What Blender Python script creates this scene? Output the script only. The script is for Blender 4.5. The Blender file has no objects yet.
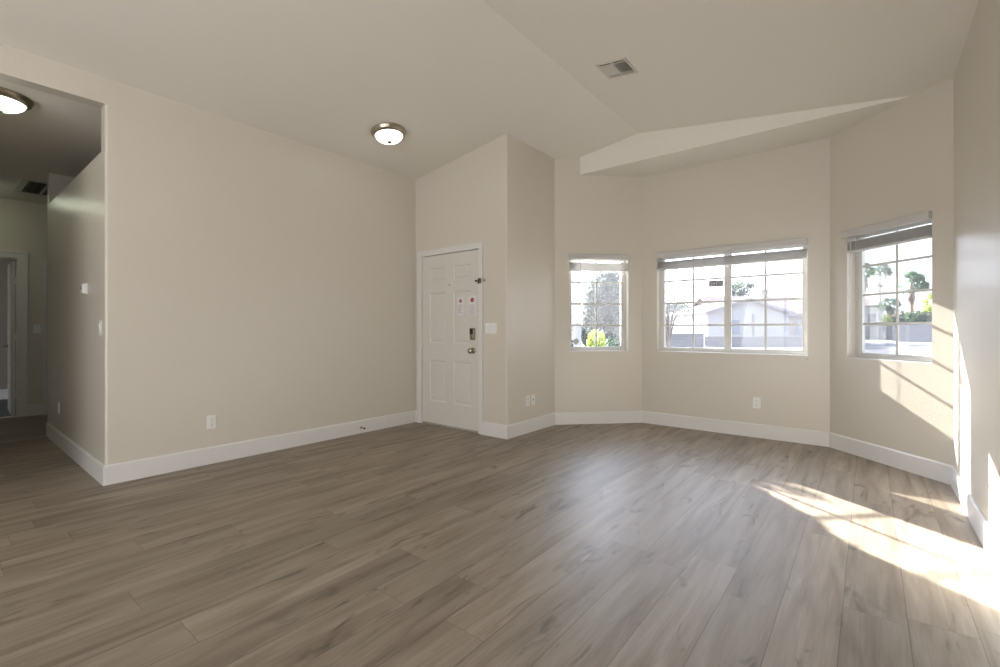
import bpy, bmesh, math, random
from mathutils import Vector, Matrix
PI = math.pi
S = bpy.context.scene
C = S.collection
# ------------------------------------------------------------------ camera
YAW = math.radians(38.346); EYE = 1.15
cam = bpy.data.objects.new('camera', bpy.data.cameras.new('camera')); C.objects.link(cam)
cam.location = (0, 0, EYE); cam.rotation_euler = (PI/2, 0, YAW)
cam.data.sensor_width = 36; cam.data.lens = 36*459.74/1000
cam.data.shift_x = -0.0055; cam.data.shift_y = -0.0042; cam.data.clip_start = 0.02; cam.data.clip_end = 500
S.camera = cam
S.view_settings.view_transform = 'Standard'; S.view_settings.look = 'None'
S.view_settings.gamma = 1; S.view_settings.use_curve_mapping = False
S.view_settings.exposure = 0.45
# ------------------------------------------------------------------ sky, sun, added fill lamps
SUN_STRENGTH = 34.0; SKY_STRENGTH = 2.3
w = bpy.data.worlds.new('sky'); S.world = w; w.use_nodes = True
bg = w.node_tree.nodes['Background']
wn = w.node_tree; tc = wn.nodes.new('ShaderNodeTexCoord'); sx = wn.nodes.new('ShaderNodeSeparateXYZ'); cr = wn.nodes.new('ShaderNodeValToRGB')
wn.links.new(tc.outputs['Generated'], sx.inputs[0]); wn.links.new(sx.outputs[2], cr.inputs[0]); wn.links.new(cr.outputs[0], bg.inputs[0])
cr.color_ramp.elements[0].position = 0.0; cr.color_ramp.elements[0].color = (0.87, 0.90, 1.0, 1)
cr.color_ramp.elements[1].position = 0.7; cr.color_ramp.elements[1].color = (0.62, 0.74, 1.0, 1)
sd = Vector((1.475, -1.0, -0.70)).normalized()                       # direction the sunlight travels
# the sky is brightest around the low sun
dt = wn.nodes.new('ShaderNodeVectorMath'); dt.operation = 'DOT_PRODUCT'; dt.inputs[1].default_value = tuple(-sd); wn.links.new(tc.outputs['Generated'], dt.inputs[0])
def wmath(op, a, b):
    n = wn.nodes.new('ShaderNodeMath'); n.operation = op
    for i, v in enumerate((a, b)):
        if isinstance(v, (int, float)): n.inputs[i].default_value = v
        else: wn.links.new(v, n.inputs[i])
    return n.outputs[0]
glow = wmath('MULTIPLY', wmath('POWER', wmath('MAXIMUM', dt.outputs['Value'], 0.0), 8.0), 34.0)
wn.links.new(wmath('ADD', glow, SKY_STRENGTH), bg.inputs[1])
sun = bpy.data.objects.new('sun', bpy.data.lights.new('sun', 'SUN')); C.objects.link(sun)
sun.data.energy = SUN_STRENGTH; sun.data.angle = math.radians(0.6); sun.data.color = (1.0, 0.955, 0.89)
sun.rotation_euler = sd.to_track_quat('-Z', 'Y').to_euler(); sun.location = (-10, 10, 8)
def fill_lamp(name, loc, rot, sx_, sy_, energy, col):
    l = bpy.data.lights.new(name, 'AREA'); l.shape = 'RECTANGLE'; l.size = sx_; l.size_y = sy_; l.energy = energy; l.color = col
    o = bpy.data.objects.new(name, l); C.objects.link(o); o.location = loc; o.rotation_euler = rot; return o
# fill lamp added outside invented patio doors, unseen behind the camera
fill_lamp('patio_fill', (-1.25, -3.45, 1.2), (math.radians(122), 0, 0), 3.2, 2.3, 74, (1.0, 0.97, 0.92))
# second added fill lamp, outside an invented side window behind the camera
fill_lamp('side_fill', (0.66, -1.7, 1.3), (0, math.radians(122), 0), 1.5, 2.2, 12, (1.0, 0.975, 0.94))
# ------------------------------------------------------------------ plan (metres)
XL = -4.424; YA = 0.828; YB = 3.790; XC = -2.978; YD = 4.717
Ex, Ey = -2.198, 5.497; Gx, Gy = -0.301, 5.497; XH = 0.487; YH = 4.709
YREAR = -3.3; TH = 0.15
ZL = 3.008; ZRIDGE = 3.338; XRIDGE = -2.017; ZBAY = 3.029; YFAS = 4.942; ZHALL = 2.84; ZHEAD = 2.815
XEND = -6.95; XFAR = -8.75; YHL = -0.25
SL = (ZRIDGE-ZL)/(XRIDGE-XL); SR = (ZL-ZRIDGE)/(XH-XRIDGE)
def ceil_z(x): return ZL+SL*(x-XL) if x < XRIDGE else ZRIDGE+SR*(x-XRIDGE)
def gxy(px, d):                                                     # plan position seen in direction px at depth d from the eye
    r = (px-505.5)/459.74
    return d*(r*math.cos(YAW)-math.sin(YAW)), d*(math.cos(YAW)+r*math.sin(YAW))
def gz(py, d): return EYE+(329.3-py)/459.74*d
# ------------------------------------------------------------------ materials
M = {}
def mat(name, col, rough=0.5, metal=0.0, spec=0.5, bump=None, var=None, emit=None, trans=0, mixcol=None):
    m = bpy.data.materials.new(name); m.use_nodes = True; nt = m.node_tree; b = nt.nodes['Principled BSDF']
    b.inputs['Base Color'].default_value = (*col, 1); b.inputs['Roughness'].default_value = rough
    b.inputs['Metallic'].default_value = metal; b.inputs['Specular IOR Level'].default_value = spec
    tcn = nt.nodes.new('ShaderNodeTexCoord')
    if var:                                                         # (scale, amount) colour variation
        n = nt.nodes.new('ShaderNodeTexNoise'); n.inputs['Scale'].default_value = var[0]; n.inputs['Detail'].default_value = 5
        r = nt.nodes.new('ShaderNodeMapRange'); r.inputs['From Min'].default_value = 0.3; r.inputs['From Max'].default_value = 0.7
        mx = nt.nodes.new('ShaderNodeMix'); mx.data_type = 'RGBA'
        c2 = mixcol if mixcol else tuple(c*(1-var[1]) for c in col)
        mx.inputs[6].default_value = (*col, 1); mx.inputs[7].default_value = (*c2, 1)
        nt.links.new(tcn.outputs['Object'], n.inputs['Vector']); nt.links.new(n.outputs['Fac'], r.inputs['Value'])
        nt.links.new(r.outputs[0], mx.inputs[0]); nt.links.new(mx.outputs[2], b.inputs['Base Color'])
    if bump:                                                        # (scale, strength, distance)
        n = nt.nodes.new('ShaderNodeTexNoise'); n.inputs['Scale'].default_value = bump[0]; n.inputs['Detail'].default_value = 3
        bp = nt.nodes.new('ShaderNodeBump'); bp.inputs['Strength'].default_value = bump[1]; bp.inputs['Distance'].default_value = bump[2]
        nt.links.new(tcn.outputs['Object'], n.inputs['Vector']); nt.links.new(n.outputs['Fac'], bp.inputs['Height']); nt.links.new(bp.outputs[0], b.inputs['Normal'])
    if emit: b.inputs['Emission Color'].default_value = (*emit[0], 1); b.inputs['Emission Strength'].default_value = emit[1]
    if trans: b.inputs['Transmission Weight'].default_value = trans
    M[name] = m; return m
mat('wall_paint', (0.635, 0.589, 0.507), 0.30, spec=0.5, bump=(75, 0.35, 0.004))
mat('wall_paint_dimmed', (0.27, 0.235, 0.19), 0.5, bump=(75, 0.35, 0.004))  # wall paint darkened to make the far room look dim
mat('ceiling_paint', (0.79, 0.755, 0.68), 0.75, spec=0.3, bump=(60, 0.25, 0.003))
mat('trim_white', (0.72, 0.70, 0.67), 0.35, bump=(30, 0.03, 0.001))
mat('door_white', (0.66, 0.635, 0.58), 0.4, bump=(40, 0.06, 0.001))
mat('vinyl', (0.66, 0.66, 0.63), 0.35, bump=(20, 0.02, 0.001))
mat('blind_white', (0.74, 0.73, 0.71), 0.4, bump=(25, 0.03, 0.001))
mat('plastic_white', (0.80, 0.79, 0.76), 0.3, bump=(30, 0.02, 0.0005))
mat('plastic_shadow', (0.05, 0.05, 0.05), 0.6, var=(40, 0.3))
mat('nickel', (0.42, 0.37, 0.29), 0.28, metal=1.0, bump=(90, 0.05, 0.0005))
mat('bronze', (0.16, 0.12, 0.08), 0.35, metal=0.9, bump=(90, 0.05, 0.0005))
mat('black_plastic', (0.02, 0.02, 0.022), 0.3, var=(30, 0.3))
mat('vent_metal', (0.62, 0.59, 0.53), 0.5, bump=(40, 0.03, 0.001))
mat('grille_dark', (0.07, 0.065, 0.05), 0.6, var=(20, 0.3))
mat('duct_shade', (0.05, 0.045, 0.035), 0.8, var=(8, 0.4))
mat('lamp_glass', (0.9, 0.9, 0.86), 0.3, emit=((1.0, 0.98, 0.92), 3.6), var=(9, 0.12))
mat('hall_lamp_glass', (0.9, 0.9, 0.86), 0.3, emit=((0.93, 1.0, 0.78), 2.6), var=(9, 0.12))
mat('far_lamp_glass', (0.9, 0.9, 0.86), 0.3, emit=((0.93, 1.0, 0.78), 7.0), var=(9, 0.12))
mat('paper', (0.76, 0.75, 0.74), 0.7, var=(30, 0.05))
mat('red_ink', (0.45, 0.04, 0.06), 0.6, var=(60, 0.1))
mat('grey_ink', (0.42, 0.41, 0.43), 0.7, var=(60, 0.2))
mat('threshold', (0.55, 0.52, 0.45), 0.4, metal=0.4, var=(30, 0.15))
mat('tile_grey', (0.13, 0.135, 0.14), 0.5, var=(5, 0.25))
mat('stucco_white', (0.36, 0.355, 0.36), 0.9, bump=(14, 0.3, 0.02), var=(1.5, 0.06))
mat('stucco_cream', (0.32, 0.285, 0.27), 0.9, bump=(14, 0.3, 0.02), var=(1.5, 0.06))
mat('siding_white', (0.62, 0.62, 0.64), 0.8, var=(2, 0.05))
mat('fascia_board', (0.24, 0.22, 0.23), 0.8, var=(3, 0.1))
mat('house_window', (0.22, 0.24, 0.28), 0.15, var=(2, 0.2))
mat('gravel', (0.24, 0.215, 0.19), 0.95, var=(0.8, 0.25), bump=(30, 0.4, 0.02))
mat('asphalt', (0.06, 0.06, 0.07), 0.9, var=(0.5, 0.25), bump=(40, 0.3, 0.01))
mat('concrete', (0.28, 0.27, 0.265), 0.9, var=(1.2, 0.12), bump=(30, 0.2, 0.01))
mat('palm_trunk', (0.42, 0.28, 0.20), 0.9, var=(6, 0.35), bump=(20, 0.6, 0.04))
mat('palm_skirt', (0.30, 0.24, 0.18), 0.9, var=(3, 0.35))
mat('palm_green', (0.10, 0.17, 0.09), 0.6, var=(2, 0.4))
mat('bark', (0.15, 0.12, 0.10), 0.9, var=(8, 0.4), bump=(20, 0.5, 0.02))
mat('leaf_dark', (0.06, 0.11, 0.05), 0.6, var=(1.5, 0.45))
mat('leaf_grey', (0.14, 0.165, 0.14), 0.7, var=(2, 0.35))
mat('leaf_olive', (0.10, 0.125, 0.09), 0.7, var=(2, 0.35))
mat('leaf_lime', (0.42, 0.50, 0.07), 0.6, var=(3, 0.3))
mat('sticker_grey', (0.24, 0.24, 0.25), 0.5, var=(50, 0.3))
mat('sticker_pale', (0.62, 0.62, 0.64), 0.5, var=(50, 0.1))
def leaf_translucent(name):
    m = M[name]; nt = m.node_tree; b = nt.nodes['Principled BSDF']; out = nt.nodes['Material Output']
    t = nt.nodes.new('ShaderNodeBsdfTranslucent'); mx = nt.nodes.new('ShaderNodeMixShader'); mx.inputs[0].default_value = 0.45
    src = b.inputs['Base Color'].links[0].from_socket
    nt.links.new(src, t.inputs[0]); nt.links.new(b.outputs[0], mx.inputs[1]); nt.links.new(t.outputs[0], mx.inputs[2]); nt.links.new(mx.outputs[0], out.inputs[0])
for n_ in ('palm_green', 'leaf_dark', 'leaf_grey', 'leaf_olive', 'leaf_lime'): leaf_translucent(n_)
def thin_plastic(name, f):                                          # white slats let some daylight through
    m = M[name]; nt = m.node_tree; b = nt.nodes['Principled BSDF']; out = nt.nodes['Material Output']
    t = nt.nodes.new('ShaderNodeBsdfTranslucent'); t.inputs[0].default_value = (0.85, 0.83, 0.80, 1); mx = nt.nodes.new('ShaderNodeMixShader'); mx.inputs[0].default_value = f
    nt.links.new(b.outputs[0], mx.inputs[1]); nt.links.new(t.outputs[0], mx.inputs[2]); nt.links.new(mx.outputs[0], out.inputs[0])
thin_plastic('blind_white', 0.35)
def glass_mat(name, haze):                                          # clear pane; pale translucent mix put in for screen haze and flare
    m = bpy.data.materials.new(name); m.use_nodes = True; nt = m.node_tree; nt.nodes.clear()
    out = nt.nodes.new('ShaderNodeOutputMaterial'); tr = nt.nodes.new('ShaderNodeBsdfTransparent'); gl = nt.nodes.new('ShaderNodeBsdfGlossy')
    gl.inputs['Roughness'].default_value = 0.02; fr = nt.nodes.new('ShaderNodeFresnel'); fr.inputs[0].default_value = 1.45
    tl = nt.nodes.new('ShaderNodeBsdfTranslucent'); tl.inputs[0].default_value = (0.93, 0.93, 1.0, 1)
    tr.inputs[0].default_value = (0.97, 0.98, 0.98, 1)
    tcn = nt.nodes.new('ShaderNodeTexCoord'); no = nt.nodes.new('ShaderNodeTexNoise'); no.inputs['Scale'].default_value = 5; no.inputs['Detail'].default_value = 6
    r = nt.nodes.new('ShaderNodeMapRange'); r.inputs['From Min'].default_value = 0.3; r.inputs['From Max'].default_value = 0.75
    r.inputs['To Min'].default_value = haze*0.75; r.inputs['To Max'].default_value = haze*1.4
    a = nt.nodes.new('ShaderNodeMixShader'); b = nt.nodes.new('ShaderNodeMixShader'); g = nt.nodes.new('ShaderNodeNewGeometry')
    iv = nt.nodes.new('ShaderNodeMath'); iv.operation = 'MULTIPLY'; iv.inputs[1].default_value = 0.6
    nt.links.new(tcn.outputs['Object'], no.inputs['Vector']); nt.links.new(no.outputs['Fac'], r.inputs['Value']); nt.links.new(r.outputs[0], a.inputs[0])
    nt.links.new(tr.outputs[0], a.inputs[1]); nt.links.new(tl.outputs[0], a.inputs[2])
    nt.links.new(fr.outputs[0], iv.inputs[0]); nt.links.new(iv.outputs[0], b.inputs[0]); nt.links.new(a.outputs[0], b.inputs[1]); nt.links.new(gl.outputs[0], b.inputs[2])
    nt.links.new(b.outputs[0], out.inputs[0]); M[name] = m
glass_mat('glass_haze_low', 0.011); glass_mat('glass_haze_high', 0.025)
def plank_mat():
    m = bpy.data.materials.new('plank_floor'); m.use_nodes = True; nt = m.node_tree; b = nt.nodes['Principled BSDF']; L = nt.links.new
    def math_(op, a, b_=None, c=None):
        n = nt.nodes.new('ShaderNodeMath'); n.operation = op
        for i, v in enumerate((a, b_, c)):
            if v is None: continue
            if isinstance(v, (int, float)): n.inputs[i].default_value = v
            else: L(v, n.inputs[i])
        return n.outputs[0]
    W_, L_ = 0.205, 1.52
    tcn = nt.nodes.new('ShaderNodeTexCoord'); sp = nt.nodes.new('ShaderNodeSeparateXYZ'); L(tcn.outputs['Object'], sp.inputs[0])
    x = math_('DIVIDE', math_('ADD', sp.outputs[0], 20*W_+1.316), W_); row = math_('FLOOR', x); fx = math_('FRACT', x)
    wn1 = nt.nodes.new('ShaderNodeTexWhiteNoise'); wn1.noise_dimensions = '1D'; L(row, wn1.inputs['W'])
    y = math_('ADD', math_('DIVIDE', math_('ADD', sp.outputs[1], 20), L_), wn1.outputs[0]); idx = math_('FLOOR', y); fy = math_('FRACT', y)
    cid = nt.nodes.new('ShaderNodeCombineXYZ'); L(row, cid.inputs[0]); L(idx, cid.inputs[1])
    wn2 = nt.nodes.new('ShaderNodeTexWhiteNoise'); wn2.noise_dimensions = '2D'; L(cid.outputs[0], wn2.inputs['Vector'])
    seed = math_('MULTIPLY', wn2.outputs[0], 37)
    def grain(sx_, sy_, scale, detail, dist=0.0):
        v = nt.nodes.new('ShaderNodeCombineXYZ'); L(math_('MULTIPLY', sp.outputs[0], sx_), v.inputs[0]); L(math_('MULTIPLY', sp.outputs[1], sy_), v.inputs[1]); L(seed, v.inputs[2])
        n = nt.nodes.new('ShaderNodeTexNoise'); n.inputs['Scale'].default_value = scale; n.inputs['Detail'].default_value = detail; n.inputs['Distortion'].default_value = dist
        L(v.outputs[0], n.inputs['Vector']); return n.outputs['Fac'], v
    g1, v1 = grain(9, 0.9, 1.6, 6, 0.6)                             # broad cloudy bands
    g2, v2 = grain(60, 2.2, 2.0, 8, 0.3)                            # fine grain
    g3, v3 = grain(8, 2.2, 1.2, 3, 1.2)                             # knots and mineral streaks
    ramp = nt.nodes.new('ShaderNodeValToRGB'); L(g1, ramp.inputs[0])
    e = ramp.color_ramp.elements; e[0].position = 0.30; e[0].color = (0.20, 0.155, 0.112, 1); e[1].position = 0.72; e[1].color = (0.375, 0.315, 0.25, 1)
    k = e.new(0.5); k.color = (0.30, 0.245, 0.188, 1)
    def mul(c, f):
        n = nt.nodes.new('ShaderNodeVectorMath'); n.operation = 'SCALE'; L(c, n.inputs[0]); L(f, n.inputs['Scale']); return n.outputs[0]
    def mr(v, a, b_, c, d):
        n = nt.nodes.new('ShaderNodeMapRange'); L(v, n.inputs[0])
        for i, q in enumerate((a, b_, c, d)): n.inputs[i+1].default_value = q
        return n.outputs[0]
    col = mul(ramp.outputs[0], mr(wn2.outputs[0], 0, 1, 0.82, 1.04))
    col = mul(col, mr(g2, 0.3, 0.7, 0.87, 1.12))
    col = mul(col, mr(g3, 0.61, 0.72, 1.0, 0.52))
    seam = math_('MAXIMUM', math_('MAXIMUM', math_('LESS_THAN', fx, 0.008), math_('GREATER_THAN', fx, 0.992)), math_('LESS_THAN', fy, 0.0016))
    col = mul(col, mr(seam, 0, 1, 1.0, 0.55))
    L(col, b.inputs['Base Color'])
    L(mr(g2, 0.3, 0.7, 0.42, 0.54), b.inputs['Roughness']); b.inputs['Specular IOR Level'].default_value = 0.55
    h_ = math_('SUBTRACT', math_('MULTIPLY', g2, 0.35), math_('MULTIPLY', seam, 1.0))
    bp = nt.nodes.new('ShaderNodeBump'); bp.inputs['Strength'].default_value = 0.22; bp.inputs['Distance'].default_value = 0.002
    L(h_, bp.inputs['Height']); L(bp.outputs[0], b.inputs['Normal'])
    M['plank_floor'] = m
plank_mat()
def tile_mat(name, c1, c2, sc, bw, rh, mortar, mc):
    m = bpy.data.materials.new(name); m.use_nodes = True; nt = m.node_tree; b = nt.nodes['Principled BSDF']; b.inputs['Roughness'].default_value = 0.9
    tcn = nt.nodes.new('ShaderNodeTexCoord'); mp = nt.nodes.new('ShaderNodeMapping'); mp.inputs['Rotation'].default_value = (PI/2, 0, 0)
    br = nt.nodes.new('ShaderNodeTexBrick'); br.inputs['Scale'].default_value = sc; br.inputs['Brick Width'].default_value = bw; br.inputs['Row Height'].default_value = rh
    br.inputs['Color1'].default_value = (*c1, 1); br.inputs['Color2'].default_value = (*c2, 1); br.inputs['Mortar'].default_value = (*mc, 1); br.inputs['Mortar Size'].default_value = mortar
    nt.links.new(tcn.outputs['Object'], mp.inputs[0]); nt.links.new(mp.outputs[0], br.inputs[0]); nt.links.new(br.outputs[0], b.inputs[0]); M[name] = m
tile_mat('block_wall', (0.24, 0.23, 0.235), (0.20, 0.195, 0.20), 1, 0.4, 0.2, 0.012, (0.16, 0.155, 0.16))
mat('roof_tile', (0.22, 0.15, 0.13), 0.85, var=(1.2, 0.25), mixcol=(0.29, 0.21, 0.19))
# ------------------------------------------------------------------ mesh helpers
class MB:
    def __init__(s): s.bm = bmesh.new()
    def box(s, x0, x1, y0, y1, z0, z1, bev=0.0):
        b = s.bm if not bev else bmesh.new()
        vs = [b.verts.new((x, y, z)) for x in (x0, x1) for y in (y0, y1) for z in (z0, z1)]
        for f in ((0, 1, 3, 2), (4, 6, 7, 5), (0, 4, 5, 1), (2, 3, 7, 6), (0, 2, 6, 4), (1, 5, 7, 3)): b.faces.new([vs[i] for i in f])
        if bev:
            bmesh.ops.bevel(b, geom=list(b.edges), offset=bev, segments=2, profile=0.5, affect='EDGES')
            s.merge(b)
        return s
    def merge(s, b, mtx=None):
        if mtx is not None: bmesh.ops.transform(b, matrix=mtx, verts=b.verts)
        me = bpy.data.meshes.new('t'); b.to_mesh(me); b.free(); s.bm.from_mesh(me); bpy.data.meshes.remove(me)
    def prism(s, pts, z0, z1):                                      # pts in plan, extruded in z; z1 may be a function of (x, y)
        f0 = (lambda x, y: z0) if not callable(z0) else z0; f1 = (lambda x, y: z1) if not callable(z1) else z1
        a = [s.bm.verts.new((x, y, f0(x, y))) for x, y in pts]; b = [s.bm.verts.new((x, y, f1(x, y))) for x, y in pts]; n = len(pts)
        s.bm.faces.new(a[::-1]); s.bm.faces.new(b)
        for i in range(n): s.bm.faces.new((a[i], a[(i+1) % n], b[(i+1) % n], b[i]))
        return s
    def hull(s, A, B):                                              # loft between two equal loops of 3-d points, capped
        a = [s.bm.verts.new(p) for p in A]; b = [s.bm.verts.new(p) for p in B]; n = len(A)
        s.bm.faces.new(a[::-1]); s.bm.faces.new(b)
        for i in range(n): s.bm.faces.new((a[i], a[(i+1) % n], b[(i+1) % n], b[i]))
        return s
    def tube(s, pts, rad, seg=8, cap=True):
        pts = [Vector(p) for p in pts]; rr = rad if isinstance(rad, (list, tuple)) else [rad]*len(pts); rings = []
        for i, p in enumerate(pts):
            t = (pts[min(i+1, len(pts)-1)]-pts[max(i-1, 0)]).normalized()
            u = t.cross(Vector((0, 0, 1))) if abs(t.z) < 0.9 else t.cross(Vector((1, 0, 0))); u.normalize(); v = t.cross(u)
            rings.append([s.bm.verts.new(p+rr[i]*(math.cos(2*PI*k/seg)*u+math.sin(2*PI*k/seg)*v)) for k in range(seg)])
        for a, b in zip(rings, rings[1:]):
            for k in range(seg): s.bm.faces.new((a[k], a[(k+1) % seg], b[(k+1) % seg], b[k]))
        if cap: s.bm.faces.new(rings[0][::-1]); s.bm.faces.new(rings[-1])
        return s
    def lathe(s, prof, seg=40, axis='z', org=(0, 0, 0)):            # prof: (radius, height)
        rings = []; o = Vector(org)
        for r, h in prof:
            ring = []
            for k in range(seg):
                c, d = r*math.cos(2*PI*k/seg), r*math.sin(2*PI*k/seg)
                p = Vector((c, d, h)) if axis == 'z' else (Vector((c, h, d)) if axis == 'y' else Vector((h, c, d)))
                ring.append(s.bm.verts.new(o+p))
            rings.append(ring)
        for a, b in zip(rings, rings[1:]):
            for k in range(seg): s.bm.faces.new((a[k], a[(k+1) % seg], b[(k+1) % seg], b[k]))
        s.bm.faces.new(rings[0][::-1]); s.bm.faces.new(rings[-1]); return s
    def build(s, name, material, parent=None, smooth=False, loc=None):
        bm = s.bm; bmesh.ops.recalc_face_normals(bm, faces=bm.faces)
        me = bpy.data.meshes.new(name)
        if loc is not None: bmesh.ops.translate(bm, verts=bm.verts, vec=-Vector(loc))
        bm.to_mesh(me); bm.free()
        for p in me.polygons: p.use_smooth = smooth
        me.materials.append(M[material]); o = bpy.data.objects.new(name, me); C.objects.link(o)
        if smooth == 'auto' or smooth:
            me.polygons.foreach_set('use_smooth', [True]*len(me.polygons))
            try: me.set_sharp_from_angle(angle=math.radians(40))
            except Exception: pass
        if loc is not None: o.location = loc
        if parent: o.parent = parent
        return o
def tag(o, label=None, cat=None, group=None, kind=None):
    if label: o['label'] = label
    if cat: o['category'] = cat
    if group: o['group'] = group
    if kind: o['kind'] = kind
    return o
def root(name, loc, rz=0.0, rot=None):
    o = bpy.data.objects.new(name, None); C.objects.link(o); o.location = loc; o.rotation_euler = rot if rot else (0, 0, rz); o.empty_display_size = 0.1; return o
def copy_tree(o, parent=None):
    c = o.copy(); C.objects.link(c)
    if parent: c.parent = parent
    for ch in [q for q in bpy.data.objects if q.parent == o]: copy_tree(ch, c)
    return c
def struct(o, label=None):
    o['kind'] = 'structure'
    if label: o['label'] = label
    return o
# ------------------------------------------------------------------ the shell
def wall(name, p0, p1, z0, z1, openings=(), th=TH, ext0=0.0, ext1=0.0):   # outward side is left of p0 -> p1
    p0 = Vector(p0); p1 = Vector(p1); e = (p1-p0).normalized(); n = Vector((-e.y, e.x)); Ln = (p1-p0).length
    m = MB(); us = -ext0; ue = Ln+ext1
    def piece(u0, u1, a, b):
        if u1-u0 < 1e-6 or b-a < 1e-6: return
        q = [p0+e*u0, p0+e*u1, p0+e*u1+n*th, p0+e*u0+n*th]; m.prism([(v.x, v.y) for v in q], a, b)
    cur = us
    for (u0, u1, a, b) in sorted(openings):
        piece(cur, u0, z0, z1); piece(u0, u1, z0, a); piece(u0, u1, b, z1); cur = u1
    piece(cur, ue, z0, z1)
    return struct(m.build(name, 'wall_paint'))
ZT = 3.55
# window openings (u along the wall)
W_SILL, W_TOP = 0.878, 2.052
s2 = math.sqrt(0.5)
wall('wall_bay_left', (XC, YD), (Ex, Ey), -0.05, 3.4, [(0.180, 0.926, W_SILL, W_TOP)], ext0=0.062, ext1=0.062)
wall('wall_bay_back', (Ex, Ey), (Gx, Gy), -0.05, 3.4, [(-2.013-Ex, -0.481-Ex, W_SILL, W_TOP)], ext0=0.062, ext1=0.062)
wall('wall_bay_right', (Gx, Gy), (XH, YH), -0.05, 3.4, [(0.194, 0.962, W_SILL, W_TOP)], ext0=0.062, ext1=0.062)
wall('wall_right', (XH, YH), (XH, YREAR), -0.05, ZT, [(YH+0.6, YH+2.8, 0.55, 2.1)], ext0=0.062, ext1=TH)
wall('wall_rear', (XH, YREAR), (XL, YREAR), -0.05, ZT, [(0.08, 3.38, 0.0, 2.4)], ext1=TH)
wall('wall_entry', (XL, YB), (XC-TH, YB), -0.05, ZT, [(0.104, 1.049, 0.0, 2.045)], ext0=TH)
r_ = 0.018
arc = lambda cx, cy, a0, a1, r=r_: [(cx+r*math.cos(a0+(a1-a0)*i/6), cy+r*math.sin(a0+(a1-a0)*i/6)) for i in range(7)]
m = MB(); m.prism([(XC-TH, YB)]+arc(XC-r_, YB+r_, -PI/2, 0)+[(XC, YD), (XC-TH, YD+0.062)], -0.05, ZT); struct(m.build('wall_return', 'wall_paint'))
m = MB(); m.prism(arc(XL-r_, YA+r_, 0, -PI/2)[::1]+[(XL-0.12, YA), (XL-0.12, YB+TH), (XL, YB+TH)], -0.05, ZT); struct(m.build('wall_left', 'wall_paint'))
m = MB().box(XL-0.12, XL, YHL, YA+r_, ZHEAD, ZT).box(XL-0.12, XL, YREAR, YHL, -0.05, ZT); struct(m.build('wall_left_header', 'wall_paint'))
# hall
m = MB().box(XEND, XL-0.12, YA, YA+0.1, -0.05, 2.49); struct(m.build('wall_hall_low', 'wall_paint'))
m = MB().box(XEND-0.12, XEND, YA+0.01, 3.2, -0.05, 3.0); struct(m.build('wall_hall_corner', 'wall_paint'))
m = MB().box(XEND, XL-0.12, YA+0.1, 1.9, 2.39, 2.49); struct(m.build('trim_1', 'wall_paint'))
m = MB().box(XEND, XL-0.12, 1.9, 2.0, -0.05, 3.0); struct(m.build('wall_shelf_back', 'wall_paint'))
m = MB().box(XFAR-0.12, XL-0.12, YHL-0.1, YHL, -0.05, 3.0); struct(m.build('wall_hall_near', 'wall_paint'))
D2 = (-0.055, 0.762, 2.085)                                         # far doorway: y from, y to, top
D3 = (1.055, 1.855, 2.02)
m = MB(); yc = [YHL, D2[0], D2[1], D3[0], D3[1], 3.3]
for (a, b, z) in ((yc[0], yc[1], 0), (yc[1], yc[2], D2[2]), (yc[2], yc[3], 0), (yc[3], yc[4], D3[2]), (yc[4], yc[5], 0)): m.box(XFAR-0.12, XFAR, a, b, z-0.0 if z else -0.05, 3.0)
struct(m.build('wall_hall_far', 'wall_paint'))
m = MB().box(XFAR, XEND, 3.2, 3.3, -0.05, 3.0); struct(m.build('wall_hall_end', 'wall_paint'))
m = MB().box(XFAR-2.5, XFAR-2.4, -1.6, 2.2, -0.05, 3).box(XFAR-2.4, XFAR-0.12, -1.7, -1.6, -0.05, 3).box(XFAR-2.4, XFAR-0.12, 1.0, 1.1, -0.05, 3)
struct(m.build('wall_far_room', 'wall_paint_dimmed'))
# floors
m = MB().prism([(XFAR, YREAR-TH), (XH+0.1, YREAR-TH), (XH+0.1, YH), (Gx+0.04, Gy+0.1), (Ex-0.04, Ey+0.1), (XC-0.1, YD), (XC-0.1, YB+0.02), (XFAR, YB+0.02)], -0.06, 0.0)
struct(m.build('floor', 'plank_floor'))
m = MB().box(XFAR-2.5, XFAR, -1.7, 3.3, -0.06, -0.001); struct(m.build('floor_far_room', 'tile_grey'))
# ceilings
m = MB(); m.hull([(XL-0.1, YREAR-0.1, ceil_z(XL-0.1)), (XRIDGE, YREAR-0.1, ZRIDGE), (XH+0.1, YREAR-0.1, ceil_z(XH+0.1)), (XH+0.1, YREAR-0.1, 3.7), (XL-0.1, YREAR-0.1, 3.7)],
                 [(XL-0.1, YFAS, ceil_z(XL-0.1)), (XRIDGE, YFAS, ZRIDGE), (XH+0.1, YFAS, ceil_z(XH+0.1)), (XH+0.1, YFAS, 3.7), (XL-0.1, YFAS, 3.7)])
struct(m.build('ceiling', 'ceiling_paint'))
m = MB().box(XC-0.2, XH+0.2, YFAS, Ey+0.25, ZBAY, 3.7); struct(m.build('ceiling_bay', 'ceiling_paint'))
m = MB().box(XFAR-2.6, XL-0.12, -1.8, 3.4, ZHALL, 3.1); struct(m.build('ceiling_hall', 'ceiling_paint'))
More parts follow.
